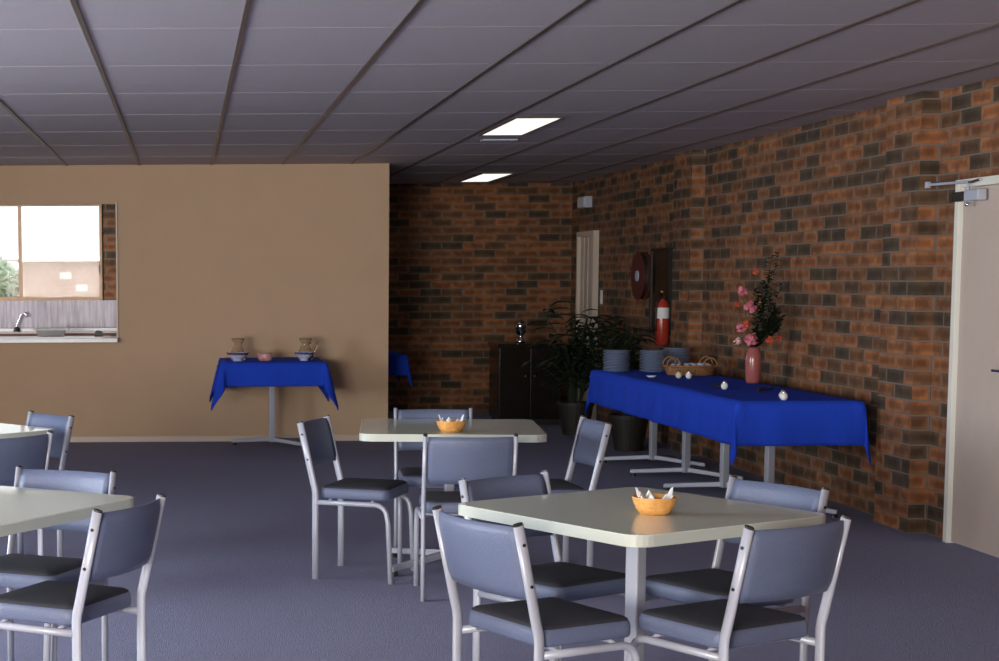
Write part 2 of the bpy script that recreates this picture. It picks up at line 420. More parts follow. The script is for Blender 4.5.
# middle bench strip
mb = thing('kitchen_counter', 'narrow white counter between the hatch and the sink bench', 'counter', (-1.9, 16.35, 0))
link('worktop', B(-1.1, 1.15, -0.28, 0.28, 0.895, 0.935), M['bench'], mb)
link('edge_strip', B(-1.1, 1.15, 0.28, 0.292, 0.90, 0.935), M['trim_brown'], mb)
link('cupboard', B(-1.1, 1.15, -0.25, 0.25, 0.0, 0.895), M['white_wall'], mb)
tp = thing('kitchen_tap', 'curved metal tap over the kitchen bench', 'tap', (-1.82, 17.85, 0.945))
bm = bmesh.new(); tube(bm, [(0, 0, 0), (0, 0, 0.06), (0.03, -0.01, 0.13), (0.06, -0.03, 0.19), (0.10, -0.06, 0.20), (0.12, -0.08, 0.16)], 0.014); link('spout', bm, M['steel'], tp, smooth=True)
bm = bmesh.new(); lathe(bm, [(0, 0), (0.04, 0), (0.035, 0.03), (0.02, 0.05), (0, 0.052)], 14); link('tap_base', bm, M['black'], tp, smooth=True)
tr = thing('roasting_dish', 'grey metal dish with pale rim standing on the kitchen counter', 'dish', (-1.33, 16.35, 0.936))
bm = bmesh.new(); v = box(bm, -0.12, 0.12, -0.08, 0.08, 0, 0.075)
for q in v[4:]: q.co.x *= 1.2; q.co.y *= 1.2
link('dish', bm, M['steel'], tr)
bm = bmesh.new()
for a in ((-0.175, 0.175, -0.115, -0.095), (-0.175, 0.175, 0.095, 0.115), (-0.175, -0.14, -0.095, 0.095), (0.14, 0.175, -0.095, 0.095)): box(bm, *a, 0.07, 0.084)
link('rim', bm, M['paper'], tr)
cu = thing('scouring_pad', 'small dark heap at the right end of the kitchen counter', 'kitchen item', (-0.86, 16.35, 0.936))
bm = bmesh.new(); bmesh.ops.create_icosphere(bm, subdivisions=2, radius=0.045)
for q in bm.verts: q.co.z = max(0, q.co.z*0.9 + 0.02) ; q.co *= 1 + 0.25*random.random(); q.co.z = max(0, q.co.z)
link('pad', bm, mat('dark_grey_green_scourer', (0.12, 0.13, 0.12), 0.8), cu)

# ================================================================== OUTSIDE THE KITCHEN WINDOW
struct('ground', B(-30, 30, 18.8, 70, -0.3, -0.2), M['grass'])
ob = thing('neighbouring_building', 'low salmon-pink building outside the kitchen window', 'building', (-1.2, 32, -0.2))
link('wall', B(-1.99, 6, 0, 5, 0, 2.03), M['roofred'], ob)
link('roof_slab', B(-2.04, 6.1, -0.1, 5.1, 2.03, 2.06), M['roofred'], ob)
for x, z in ((-1.11, 1.78), (-0.8, 1.54)):
    link('sign_patch', B(x-0.11, x+0.11, -0.02, 0, z-0.06, z+0.06), M['paper'], ob)
def foliage_cloud(rx, ry, rz, n, s, seed):
    rnd = random.Random(seed); bm = bmesh.new()
    for i in range(n):
        while True:
            p = Vector((rnd.uniform(-1, 1), rnd.uniform(-1, 1), rnd.uniform(-1, 1)))
            if p.length < 1: break
        p = Vector((p.x*rx, p.y*ry, p.z*rz))
        a = Vector((rnd.gauss(0, 1), rnd.gauss(0, 1), rnd.gauss(0, 1))).normalized(); b = a.orthogonal().normalized()
        k = s*rnd.uniform(0.6, 1.3)
        vs = [bm.verts.new(p + q) for q in (-a*k, -b*k*0.4, a*k, b*k*0.4)]
        bm.faces.new(vs)
    return bm
for (x, y, h, r, lab) in ((-4.05, 34, 2.5, 0.68, 'hazy pale green tree outside, left of the window mullion'), (-4.9, 36, 2.0, 0.8, 'second hazy tree outside at the far left of the kitchen window')):
    t = thing('tree', lab, 'tree', (x, y, -0.2))
    bm = bmesh.new(); tube(bm, [(0, 0, 0), (0.05, 0, h*0.6)], [0.12, 0.07]); link('trunk', bm, M['stem'], t)
    f = link('crown', foliage_cloud(r, r, r*0.95, 4200, 0.11, int(x*10)), M['tree'], t); f.location = (0, 0, h*0.62)

# ================================================================== TABLES
def rounded_square(h, r, n=6):
    pts = []
    for cx, cy, a0 in ((h-r, h-r, 0), (-h+r, h-r, PI/2), (-h+r, -h+r, PI), (h-r, -h+r, 1.5*PI)):
        for k in range(n+1):
            a = a0 + PI/2*k/n; pts.append((cx + r*math.cos(a), cy + r*math.sin(a)))
    return pts
def slab(pts, z0, z1):
    bm = bmesh.new(); lo = [bm.verts.new((x, y, z0)) for x, y in pts]; hi = [bm.verts.new((x, y, z1)) for x, y in pts]
    bm.faces.new(list(reversed(lo))); bm.faces.new(hi)
    n = len(pts)
    for i in range(n): bm.faces.new((lo[i], lo[(i+1) % n], hi[(i+1) % n], hi[i]))
    return bm
def make_table(name, label, loc, rz, half=0.44, arms=(45, 135, 225, 315), post_rot=0.15, ztop=0.735, hx=None):
    def oblong(h, r):
        k = (hx - half) if hx else 0.0
        return [(x + (k if x > 0 else -k), y) for x, y in rounded_square(h, r)]
    t = thing(name, label, 'table', loc, rz)
    link('edge_band', slab(oblong(half, 0.07), ztop-0.036, ztop-0.002), M['edge'], t)
    link('table_top', slab(oblong(half-0.004, 0.068), ztop-0.03, ztop), M['laminate'], t)
    mt = Matrix.Rotation(post_rot, 4, 'Z')
    link('post', B(-0.025, 0.025, -0.025, 0.025, 0.05, ztop-0.045, mtx=mt), M['frame'], t, bevel=0.006)
    link('mounting_plate', B(-0.16, 0.16, -0.16, 0.16, ztop-0.05, ztop-0.036), M['black'], t)
    for a in arms:
        ra = math.radians(a); mm = Matrix.Rotation(ra, 4, 'Z')
        bm = bmesh.new(); v = box(bm, 0.0, 0.42, -0.016, 0.016, 0.0, 0.034)
        for q in v:
            q.co.z += 0.058 if q.co.x < 0.1 else 0.022
            if q.co.x > 0.1 and q.co.z > 0.05: q.co.z -= 0.006
        bmesh.ops.transform(bm, matrix=mm, verts=v)
        f = link('foot_arm', bm, M['frame'], t, bevel=0.004)
        bm = bmesh.new(); lathe(bm, [(0, 0), (0.022, 0), (0.02, 0.024), (0, 0.026)], 12, (0.40*math.cos(ra), 0.40*math.sin(ra), 0)); link('glide', bm, M['black'], f)
    return t
R = math.radians
mid = make_table('cafe_table', 'square grey-green laminate table in the middle with four chairs around it', (1.36, 8.48, 0), R(-7), 0.457)
make_table('cafe_table', 'nearest square laminate table at lower right set cornerwise with napkin bowl', (1.49, 5.41, 0), R(29.6), 0.435)
make_table('cafe_table', 'square laminate table at lower left edge, brightly reflecting the window', (-0.765, 5.65, 0), R(-32), 0.44)
make_table('cafe_table', 'square laminate table at left edge in front of the beige wall, the farther one', (-1.27, 8.48, 0), R(-47), 0.44)

# ------------------------------------------------------------------ draped cloth
def cloth(hx, hy, dx, dy, ztop, seed=1, amp=0.014, res=0.022, cornery=1.0, flare=0.22, fk=-0.16):
    """cloth over a table of half sizes hx, hy with overhang dx, dy"""
    rnd = random.Random(seed); ph = [rnd.uniform(0, 6.28) for _ in range(8)]
    X, Y = hx+dx, hy+dy
    nx, ny = max(8, int(2*X/res)), max(8, int(2*Y/res))
    bm = bmesh.new(); g = []
    for j in range(ny+1):
        row = []
        for i in range(nx+1):
            u = -X + 2*X*i/nx; v = -Y + 2*Y*j/ny
            ex, ey = max(0, abs(u)-hx), max(0, abs(v)-hy)
            sx, sy = (1 if u > 0 else -1), (1 if v > 0 else -1)
            px, py = max(-hx, min(hx, u)), max(-hy, min(hy, v))
            drop = math.hypot(ex, ey)
            if drop > 0:
                if ex > 0 and ey > 0:      # corner: cone that folds back
                    a = math.atan2(ey, ex)
                    fl = 0.03 + flare*drop*abs(math.sin(2*a))
                    fold = fk*drop*math.sin(4*a)
                    px += sx*(fl*math.cos(a) + 0.012); py += sy*(fl*math.sin(a) + 0.012)
                    px += sx*fold; py -= sy*fold
                    z = ztop - drop*(1 + 0.12*abs(math.sin(2*a))*cornery)
                else:
                    along = v if ex > 0 else u
                    lim = hy if ex > 0 else hx
                    wv = amp*(drop/0.25)*(math.sin(9*along+ph[0]) + 0.6*math.sin(17*along+ph[1]) + 0.4*math.sin(31*along+ph[2]))
                    fl = 0.012 + 0.10*drop*0.5 + wv*0.8
                    fl += 0.018*min(1, drop/0.03)
                    if ex > 0: px += sx*max(0.008, fl)
                    else: py += sy*max(0.008, fl)
                    z = ztop - drop
                if drop < 0.02: z = ztop - drop*0.4
            else:
                z = ztop + 0.0015*(math.sin(5*u+ph[3])*math.sin(4*v+ph[4]) + 1)
            row.append(bm.verts.new((px, py, z)))
        g.append(row)
    for j in range(ny):
        for i in range(nx): bm.faces.new((g[j][i], g[j][i+1], g[j+1][i+1], g[j+1][i]))
    return bm
def put_cloth(bm, label, loc, rz=0):
    o = link('tablecloth', bm, M['cloth'], smooth=True, loc=loc); o.rotation_euler.z = rz
    s = o.modifiers.new('thick', 'SOLIDIFY'); s.thickness = 0.003; s.offset = 1
    tag(o, label, 'tablecloth'); return o

arms = (145, 325, 52)
make_table('cafe_table', 'small pedestal table under a blue cloth by the beige wall', (0.765, 14.64, 0), 0, 0.405, arms, ztop=0.772)
put_cloth(cloth(0.418, 0.418, 0.27, 0.205, 0.779, 3, 0.010, cornery=1.9, flare=0.30, fk=0.07), 'royal blue cloth draped over the small table by the beige wall', (0.765, 14.64, 0))
bl = ['end table of the blue-clothed buffet, nearest to the camera', 'second nearest pedestal table under the long blue buffet cloth',
      'third pedestal table under the long blue buffet cloth', 'farthest pedestal table under the long blue buffet cloth, beside the plant']
for y, lab in zip((10.40, 11.27, 12.14, 13.01), bl):
    make_table('cafe_table', lab, (3.70, y, 0), 0, 0.432, arms, hx=0.345)
put_cloth(cloth(0.355, 1.755, 0.265, 0.265, 0.742, 11, 0.010, 0.026, cornery=0.35, flare=0.12, fk=-0.1), 'long royal blue cloth over the buffet tables along the brick wall', (3.705, 11.70, 0))
make_table('cafe_table', 'table under a blue cloth behind the end of the beige wall', (1.74, 16.7, 0), 0, 0.40, arms)
put_cloth(cloth(0.41, 0.41, 0.2, 0.2, 0.742, 5), 'blue cloth half hidden behind the end of the beige wall', (1.74, 16.7, 0))

# ================================================================== CHAIRS
def make_chair(label):
    t = thing('cafe_chair', label, 'chair', group='blue-grey vinyl chairs around the tables')
    # seat pad with rolled edge and rounded corners
    def ring(ins, z):
        W, y0, y1, r = 0.197-ins, -0.175+ins, 0.185-ins, max(0.012, 0.045-ins); out_ = []
        for cx, cy, a0 in ((W-r, y1-r, 0), (-W+r, y1-r, PI/2), (-W+r, y0+r, PI), (W-r, y0+r, 1.5*PI)):
            for k in range(7):
                a = a0 + PI/2*k/6; out_.append(bm.verts.new((cx + r*math.cos(a), cy + r*math.sin(a), z)))
        return out_
    bm = bmesh.new()
    rs = [ring(i_, z_) for i_, z_ in ((0.02, 0.405), (0.004, 0.409), (0.0, 0.416), (0.0, 0.442), (0.003, 0.452), (0.010, 0.461), (0.022, 0.465), (0.06, 0.466))]
    for a_, b_ in zip(rs, rs[1:]):
        for k in range(28): bm.faces.new((a_[k], a_[(k+1) % 28], b_[(k+1) % 28], b_[k]))
    bm.faces.new(rs[-1]); bm.faces.new(list(reversed(rs[0])))
    seat = link('seat', bm, M['vinyl'], t, smooth=True)
    bm = bmesh.new(); rs = [ring(i_, z_) for i_, z_ in ((0.009, 0.455), (0.008, 0.4615), (0.022, 0.469), (0.045, 0.473), (0.09, 0.477), (0.13, 0.479))]
    for a_, b_ in zip(rs, rs[1:]):
        for k in range(28): bm.faces.new((a_[k], a_[(k+1) % 28], b_[(k+1) % 28], b_[k]))
    bm.faces.new(rs[-1])
    tp_ = link('seat_top', bm, M['charcoal'], seat, smooth=True); tp_['label'] = 'charcoal fabric seat top'
    # backrest: bowed pad between the posts
    def yc(z): return -0.195 - (z-0.46)*0.235
    bm = bmesh.new(); nz, nx = 8, 14; fr, bk = [], []
    for j in range(nz+1):
        z = 0.555 + 0.221*j/nz; a, b = [], []
        for i in range(nx+1):
            u = -1 + 2*i/nx; x = u*0.192
            bow = -0.032*(1-u*u)
            th = 0.013*math.sqrt(max(0.05, 1-(2*j/nz-1)**4))
            a.append(bm.verts.new((x, yc(z)+bow+th, z))); b.append(bm.verts.new((x, yc(z)+bow-th, z)))
        fr.append(a); bk.append(b)
    for j in range(nz):
        for i in range(nx):
            bm.faces.new((fr[j][i+1], fr[j][i], fr[j+1][i], fr[j+1][i+1])); bm.faces.new((bk[j][i], bk[j][i+1], bk[j+1][i+1], bk[j+1][i]))
        bm.faces.new((bk[j][0], bk[j+1][0], fr[j+1][0], fr[j][0])); bm.faces.new((fr[j][nx], fr[j+1][nx], bk[j+1][nx], bk[j][nx]))
    for i in range(nx):
        bm.faces.new((fr[nz][i], bk[nz][i], bk[nz][i+1], fr[nz][i+1])); bm.faces.new((fr[0][i], fr[0][i+1], bk[0][i+1], bk[0][i]))
    link('backrest', bm, M['vinyl'], t, smooth=True)
    for s in (-1, 1):
        x = s*0.205
        # back post: straight to seat height then leaning back, flat oval section
        pts = [(x, -0.19, 0.0), (x, -0.19, 0.25), (x, -0.190, 0.43), (x, -0.193, 0.455), (x, -0.201, 0.485), (x, yc(0.6), 0.6), (x, yc(0.782), 0.782)]
        bm = bmesh.new(); tube(bm, pts, 0.0175, 10, rx=0.0105); p = link('back_post', bm, M['frame'], t, smooth=True)
        y = yc(0.784); bm = bmesh.new(); tube(bm, [(x, y, 0.780), (x, y-0.002, 0.788)], 0.0165, 10, rx=0.0095); link('end_cap', bm, M['black'], p)
        for z in (0.60, 0.725):
            bm = bmesh.new(); tube(bm, [(x+s*0.009, yc(z), z), (x+s*0.0125, yc(z), z)], 0.0055, 8); link('screw', bm, M['black'], p)
        # front leg: rail from the post, bent down
        pts = [(x, -0.175, 0.388), (x, 0.0, 0.388), (x, 0.12, 0.388)] + [(x, 0.12+0.06*math.sin(a), 0.328+0.06*math.cos(a)) for a in (0.4, 0.8, 1.2)] + [(x, 0.186, 0.30), (x, 0.20, 0.0)]
        bm = bmesh.new(); tube(bm, pts, 0.0125, 10); link('leg', bm, M['frame'], t, smooth=True)
    bm = bmesh.new()
    for y in (-0.12, 0.10):
        tube(bm, [(-0.198, y, 0.392), (-0.17, y, 0.400), (0.17, y, 0.400), (0.198, y, 0.392)], 0.009)
    link('seat_frame', bm, M['frame'], t, smooth=True)
    return t
chair0 = None
# (backrest top midpoint x, y, direction of the backrest in degrees, outward side, label)
CH = [
 ((0.652, 8.386), (-0.92, 0.40), 'blue-grey vinyl chair at the left side of the middle table, seen from the side'),
 ((1.297, 7.486), (-0.06, -1.0), 'blue-grey vinyl chair at the near side of the middle table, back towards the camera'),
 ((1.36, 9.05), (0.07, 1.0), 'blue-grey vinyl chair behind the middle table, facing the camera'),
 ((2.052, 8.234), (1.0, 0.06), 'blue-grey vinyl chair at the right side of the middle table, facing left'),
 ((1.163, 5.922), (-0.555, 0.832), 'blue-grey vinyl chair at the far left side of the nearest table'),
 ((0.891, 4.931), (-0.90, -0.437), 'blue-grey vinyl chair at the near left side of the nearest table'),
 ((2.034, 5.672), (0.886, 0.463), 'blue-grey vinyl chair at the far right side of the nearest table, towards the brick wall'),
 ((1.772, 4.777), (0.489, -0.872), 'blue-grey vinyl chair at the near right side of the nearest table'),
 ((-0.724, 8.819), (0.806, 0.592), 'blue-grey vinyl chair behind the farther left table, before the beige wall'),
 ((-0.785, 7.618), (0.72, -0.694), 'blue-grey vinyl chair at the near side of the farther left table'),
 ((-0.466, 6.198), (0.43, 0.903), 'blue-grey vinyl chair behind the bright table at the lower left'),
 ((-0.198, 5.268), (0.881, -0.472), 'blue-grey vinyl chair with curved back at the right of the bright lower left table'),
]
for i, ((px, py), (nx_, ny_), lab) in enumerate(CH):
    l = math.hypot(nx_, ny_); n = (nx_/l, ny_/l)
    out = 0.25 if 4 <= i <= 7 or i >= 10 else 0.27
    loc = (px - n[0]*out, py - n[1]*out, 0); rz = math.atan2(-n[1], -n[0]) - PI/2
    if i == 0:
        chair0 = make_chair(lab); chair0.location = loc; chair0.rotation_euler = (0, 0, rz)
    else: dup(chair0, loc, rz, lab)

# ================================================================== TABLE BOWLS
def napkin_bowl(label, loc, s=1.0):
    t = thing('napkin_bowl', label, 'bowl', loc)
    bm = bmesh.new()
    lathe(bm, [(0, 0), (0.045*s, 0), (0.056*s, 0.014), (0.066*s, 0.035), (0.070*s, 0.052), (0.072*s, 0.056), (0.069*s, 0.056), (0.063*s, 0.034), (0.05*s, 0.012), (0, 0.008)], 32)
    link('bowl', bm, M['bowl'], t, smooth=True)
    bm = bmesh.new()
    for k in range(3): 
        z = 0.018 + 0.013*k; r = (0.058 + 0.0045*k)*s
        tube(bm, [(r*math.cos(a), r*math.sin(a), z) for a in [2*PI*q/24 for q in range(25)]], 0.0022, 6, cap=False)
    link('woven_band', bm, M['bowl'], t, smooth=True)
    for k, (a, l) in enumerate(((3.05, 0.068), (4.25, 0.052), (5.1, 0.054), (0.1, 0.068), (1.6, 0.052), (2.2, 0.05), (3.7, 0.045), (5.7, 0.045))):
        bm = bmesh.new(); c = Vector((0.04*s*math.cos(a), 0.04*s*math.sin(a), 0.018)); d = Vector((math.cos(a), math.sin(a), 0)); e = Vector((-d.y, d.x, 0))
        vs = [c - e*0.034, c + e*0.034, c + d*0.022*s + Vector((0, 0, l)), c + e*0.012 - d*0.01 + Vector((0, 0, 0.03))]
        a0 = [bm.verts.new(q) for q in vs]; b0 = [bm.verts.new(q - d*0.008 - Vector((0, 0, 0.004))) for q in vs]
        bm.faces.new((a0[0], a0[1], a0[2])); bm.faces.new((b0[0], b0[2], b0[1]))
        for p, q in ((0, 1), (1, 2), (2, 0)): bm.faces.new((a0[q], a0[p], b0[p], b0[q]))
        bmesh.ops.delete(bm, geom=[a0[3], b0[3]], context='VERTS')
        link('folded_napkin', bm, M['paper'], t)
    return t
napkin_bowl('golden woven bowl of white napkins on the nearest table', (1.513, 5.29, 0.736), 1.0)
napkin_bowl('golden bowl of white napkins on the middle table', (1.32, 8.18, 0.736), 1.05)

# ================================================================== SMALL SIDE TABLE ITEMS
def china_bowl(label, loc, band, r=0.095, h=0.075):
    t = thing('china_bowl', label, 'bowl', loc)
    bm = bmesh.new(); lathe(bm, [(0, 0.004), (r*0.4, 0.0), (r*0.45, 0.0), (r*0.40, 0.014), (r*0.62, 0.026), (r*0.88, 0.05), (r, h), (r*0.96, h), (r*0.82, 0.05), (r*0.5, 0.03), (0, 0.024)], 28); link('bowl', bm, M['china'], t, smooth=True)
    bm = bmesh.new(); lathe(bm, [(r*0.90, 0.052), (r*1.005, h-0.002), (r*1.012, h), (r*0.91, 0.052)], 28); link('painted_band', bm, band, t, smooth=True)
china_bowl('white footed china bowl with dark floral rim at the left of the small table', (0.455, 14.42, 0.784), M['redpat'], 0.098)
china_bowl('blue and white china bowl at the right of the small table, before the handled jug', (1.035, 14.40, 0.784), M['bluepat'], 0.085)
pp = thing('sugar_pot', 'low pink and white floral pot in the centre of the small table', 'pot', (0.695, 14.44, 0.784))
bm = bmesh.new(); lathe(bm, [(0, 0), (0.055, 0), (0.064, 0.02), (0.066, 0.06), (0.060, 0.066), (0.055, 0.06), (0.05, 0.02), (0, 0.012)], 24); link('pot', bm, M['pinkpot'], pp, smooth=True)
bm = bmesh.new(); lathe(bm, [(0.03, 0.06), (0.045, 0.05), (0.03, 0.052)], 16); link('pot_contents', bm, M['paper'], pp, smooth=True)
def jug(label, loc, handle):
    t = thing('glass_jug', label, 'jug', loc)
    bm = bmesh.new(); lathe(bm, [(0, 0), (0.062, 0), (0.070, 0.02), (0.068, 0.06), (0.05, 0.105), (0.036, 0.13), (0.036, 0.145), (0.056, 0.178), (0.058, 0.19), (0.053, 0.19), (0.051, 0.178), (0.031, 0.145), (0.031, 0.13), (0.045, 0.105), (0.063, 0.06), (0.064, 0.022), (0, 0.006)], 28); link('jug_body', bm, M['amber'], t, smooth=True)
    bm = bmesh.new(); tube(bm, [(0.056*math.cos(a), 0.056*math.sin(a), 0.187) for a in [2*PI*q/24 for q in range(25)]], 0.005, 6, cap=False); link('rim', bm, mat('brown_jug_rim', (0.28, 0.20, 0.13), 0.3), t, smooth=True)
    if handle:
        bm = bmesh.new(); tube(bm, [(0.038, 0, 0.145), (0.07, 0, 0.155), (0.098, 0, 0.14), (0.10, 0, 0.11), (0.085, 0, 0.075), (0.066, 0, 0.06)], 0.008, 8); link('handle', bm, M['amber'], t, smooth=True)
jug('smoky glass jug standing behind the left china bowl', (0.465, 14.60, 0.784), False)
jug('smoky glass jug with handle standing behind the right china bowl', (1.06, 14.57, 0.784), True)

# ================================================================== BUFFET ITEMS
ZT = 0.747
def plate_mesh(r=0.105):
    bm = bmesh.new(); lathe(bm, [(0, 0), (r*0.6, 0), (r*0.64, 0.002), (r*0.97, 0.0085), (r, 0.011), (r*0.985, 0.012), (r*0.66, 0.0055), (0, 0.004)], 32)
    me = bpy.data.meshes.new('dinner_plate'); bm.to_mesh(me); bm.free(); me.materials.append(M['plate'])
    for p in me.polygons: p.use_smooth = True
    return me
pm = plate_mesh(); pm2 = plate_mesh(0.095)
def stack(x, y, n, label, group, me=pm, z0=ZT):
    for k in range(n):
        o = bpy.data.objects.new('dinner_plate', me); COL.objects.link(o)
        o.location = (x + random.uniform(-.0025, .0025), y + random.uniform(-.0025, .0025), z0 + k*0.0122); tag(o, label, 'plate', group)
stack(3.43, 13.13, 14, 'blue-grey stoneware plate in the leftmost stack on the buffet', 'plates in the leftmost buffet stack')
stack(3.70, 13.05, 14, 'blue-grey stoneware plate in the middle stack on the buffet', 'plates in the middle buffet stack')
stack(3.93, 13.20, 15, 'blue-grey stoneware plate in the stack behind the wicker basket', 'plates in the stack behind the basket')

bk = thing('wicker_basket', 'shallow oval wicker basket with looped handles on the buffet cloth', 'basket', (3.86, 12.62, ZT), R(-8))
def ell(rx, ry, z, n=40): return [(rx*math.cos(2*PI*q/n), ry*math.sin(2*PI*q/n), z) for q in range(n+1)]
bm = bmesh.new()
for k in range(7): tube(bm, ell(0.165+0.004*k, 0.115+0.004*k, 0.006+0.0095*k), 0.0058, 6, cap=False)
link('woven_side', bm, M['wicker'], bk, smooth=True)
bm = bmesh.new(); tube(bm, ell(0.196, 0.145, 0.070), 0.009, 8, cap=False); link('rim', bm, M['wicker'], bk, smooth=True)
bm = bmesh.new(); pts = ell(0.165, 0.115, 0.003)[:-1]; vs = [bm.verts.new(p) for p in pts]; bm.faces.new(vs); ws = [bm.verts.new((p[0], p[1], 0.009)) for p in pts]; bm.faces.new(ws)
link('basket_base', bm, M['wicker'], bk)
for s in (-1, 1):
    for yy in (-0.10, 0.10):
        bm = bmesh.new(); tube(bm, [(s*0.135 + 0.05*math.cos(a), yy, 0.07 + 0.065*math.sin(a)) for a in [PI*q/10 for q in range(11)]], 0.006, 6); link('handle', bm, M['wicker'], bk, smooth=True)
for k in range(6):
    x = 3.74 + 0.045*k; y = 12.62 + 0.02*(k % 2) - 0.01*k*0
    o = thing('napkin_roll', 'pale blue-grey rolled napkin heaped in the wicker basket', 'napkin', (x, y, ZT+0.062), R(60 + 12*k), 'rolled napkins in the basket')
    bm = bmesh.new(); tube(bm, [(-0.075, 0, 0), (-0.03, 0, 0.012), (0.03, 0, 0.012), (0.075, 0, 0.0)], 0.019, 10); link('napkin', bm, M['napkin'], o, smooth=True)
    bm = bmesh.new(); tube(bm, [(-0.006, 0, 0.012), (0.006, 0, 0.012)], 0.0215, 12); link('napkin_ring', bm, M['chrome'], o, smooth=True)

def shaker(label, loc, m):
    t = thing('table_shaker', label, 'shaker', loc)
    K = 0.8
    bm = bmesh.new(); lathe(bm, [(a*K, b*K) for a, b in [(0, 0), (0.016, 0), (0.026, 0.014), (0.029, 0.032), (0.022, 0.05), (0.014, 0.056), (0, 0.058)]], 20); link('shaker_body', bm, m, t, smooth=True)
    bm = bmesh.new(); lathe(bm, [(a*K, b*K) for a, b in [(0.0155, 0.054), (0.016, 0.066), (0.010, 0.073), (0, 0.074)]], 16); link('shaker_cap', bm, M['steel'], t, smooth=True)
creamc = mat('cream_china', (0.70, 0.60, 0.50), 0.2)
shaker('round white shaker in front of the wicker basket, the right of its pair', (3.715, 12.17, ZT), M['paper'])
shaker('cream shaker in front of the wicker basket, the left of its pair', (3.65, 12.20, ZT), creamc)
shaker('single small white shaker on the buffet left of the pink vase', (3.592, 10.98, ZT), M['paper'])
shaker('white shaker standing nearest to the right end of the buffet', (3.63, 9.99, ZT), M['paper'])
shaker('cream shaker beside the one nearest to the right end of the buffet', (3.655, 10.08, ZT), creamc)
ns = thing('butter_dish', 'tiny low white dish on the buffet in front of the middle plate stack', 'dish', (3.49, 12.35, ZT))
bm = bmesh.new(); lathe(bm, [(0, 0), (0.022, 0), (0.038, 0.012), (0.034, 0.012), (0.02, 0.005), (0, 0.005)], 18); link('dish', bm, M['paper'], ns, smooth=True)

# black two-armed shapes lying flat, for dark marks on the cloth
for (x, y, a, lab) in ((3.62, 11.15, 80, 'black two-armed shape lying on the buffet cloth behind the single shaker'), (3.80, 10.85, 60, 'black two-armed shape lying on the buffet cloth before the pink vase')):
    t = thing('dark_buffet_shape', lab, 'tongs', (x, y, ZT), R(a))
    for s in (-1, 1):
        bm = bmesh.new(); tube(bm, [(-0.14, 0.003*s, 0.01), (-0.05, 0.018*s, 0.01), (0.06, 0.032*s, 0.01), (0.13, 0.024*s, 0.01)], 0.007, 8); link('shape_arm', bm, M['black'], t, smooth=True)
        bm = bmesh.new(); lathe(bm, [(0, -0.004), (0.018, -0.002), (0.016, 0.004), (0, 0.005)], 12, (0.145, 0.026*s, 0.01)); link('shape_end', bm, M['black'], t, smooth=True)

# vase and flowers
vx, vy = 4.0, 11.62
vs_ = thing('flower_vase', 'dusty pink glazed vase standing on the buffet against the brick wall', 'vase', (vx, vy, ZT))
bm = bmesh.new(); lathe(bm, [(0, 0), (0.044, 0), (0.049, 0.015), (0.054, 0.10), (0.056, 0.17), (0.052, 0.205), (0.041, 0.228), (0.043, 0.25), (0.038, 0.25), (0.036, 0.228), (0.042, 0.195), (0.05, 0.16), (0.04, 0.02), (0, 0.012)], 32); link('vase_body', bm, M['vase'], vs_, smooth=True)
def spray(label, tip, col, r, name='cut_flower', kind='flower'):
    t = thing(name, label, kind, (vx, vy, ZT+0.06))
    tip = Vector(tip) - Vector((vx, vy, ZT+0.06)); mid_ = Vector((0.012*(1 if tip.x > 0 else -1), 0.0, 0.19)); m2 = mid_.lerp(tip, 0.5) + Vector((-0.01, 0, 0.03))
    bm = bmesh.new(); tube(bm, [(0, 0, -0.02), mid_, m2, tip], 0.0022, 6); link('stem', bm, M['stem'], t)
    bm = bmesh.new(); rnd = random.Random(int(tip.x*1e4))
    for k in range(26):
        d = Vector((rnd.gauss(0, 1), rnd.gauss(-0.5, 0.8), rnd.gauss(0.1, 1))).normalized(); q = d.orthogonal().normalized(); q2 = d.cross(q)
        q = q*math.cos(k) + q2*math.sin(k); r_ = r*rnd.uniform(0.65, 1.0); c = tip + d*r_*0.25
        prev = None
        for f_, w_, u_ in ((0, 0.10, 0), (0.35, 0.34, 0.08), (0.7, 0.36, 0.05), (0.95, 0.16, -0.10)):
            n_ = d.cross(q); b_ = c + d*r_*f_*0.8 + n_*r_*u_*2
            cur = [bm.verts.new(b_ - q*r_*w_), bm.verts.new(b_ + n_*r_*0.08), bm.verts.new(b_ + q*r_*w_)]
            if prev:
                bm.faces.new((prev[0], prev[1], cur[1], cur[0])); bm.faces.new((prev[1], prev[2], cur[2], cur[1]))
            prev = cur
    link('petals', bm, col, t)
spray('highest of the pink blooms, on a tall stem in the vase', (3.905, 11.6, 1.39), M['pink'], 0.042)
spray('large pink bloom at mid height in the vase', (3.953, 11.58, 1.275), M['pink'], 0.052)
spray('coral and pink bloom at the left of the vase spray', (3.90, 11.6, 1.135), M['pink'], 0.045)
spray('small orange-red bloom just above the coral and pink one', (3.925, 11.56, 1.165), M['coral'], 0.030)
spray('large pink bloom lowest in the spray right above the vase', (3.955, 11.55, 1.06), M['pink'], 0.058)
spray('pale pink drooping bud at the lower left of the spray', (3.87, 11.58, 1.04), M['palepink'], 0.034)
spray('orange-red bloom at the very top of the spray', (4.0, 11.62, 1.53), M['coral'], 0.026)
spray('orange-red bloom low on the right side of the spray', (4.105, 11.6, 1.05), M['coral'], 0.032)
spray('dim red bloom beside the wall at the far right of the spray', (4.19, 11.66, 1.06), M['coral'], 0.028)
spray('dim red bloom at the upper left of the spray', (3.875, 11.62, 1.30), M['coral'], 0.026)
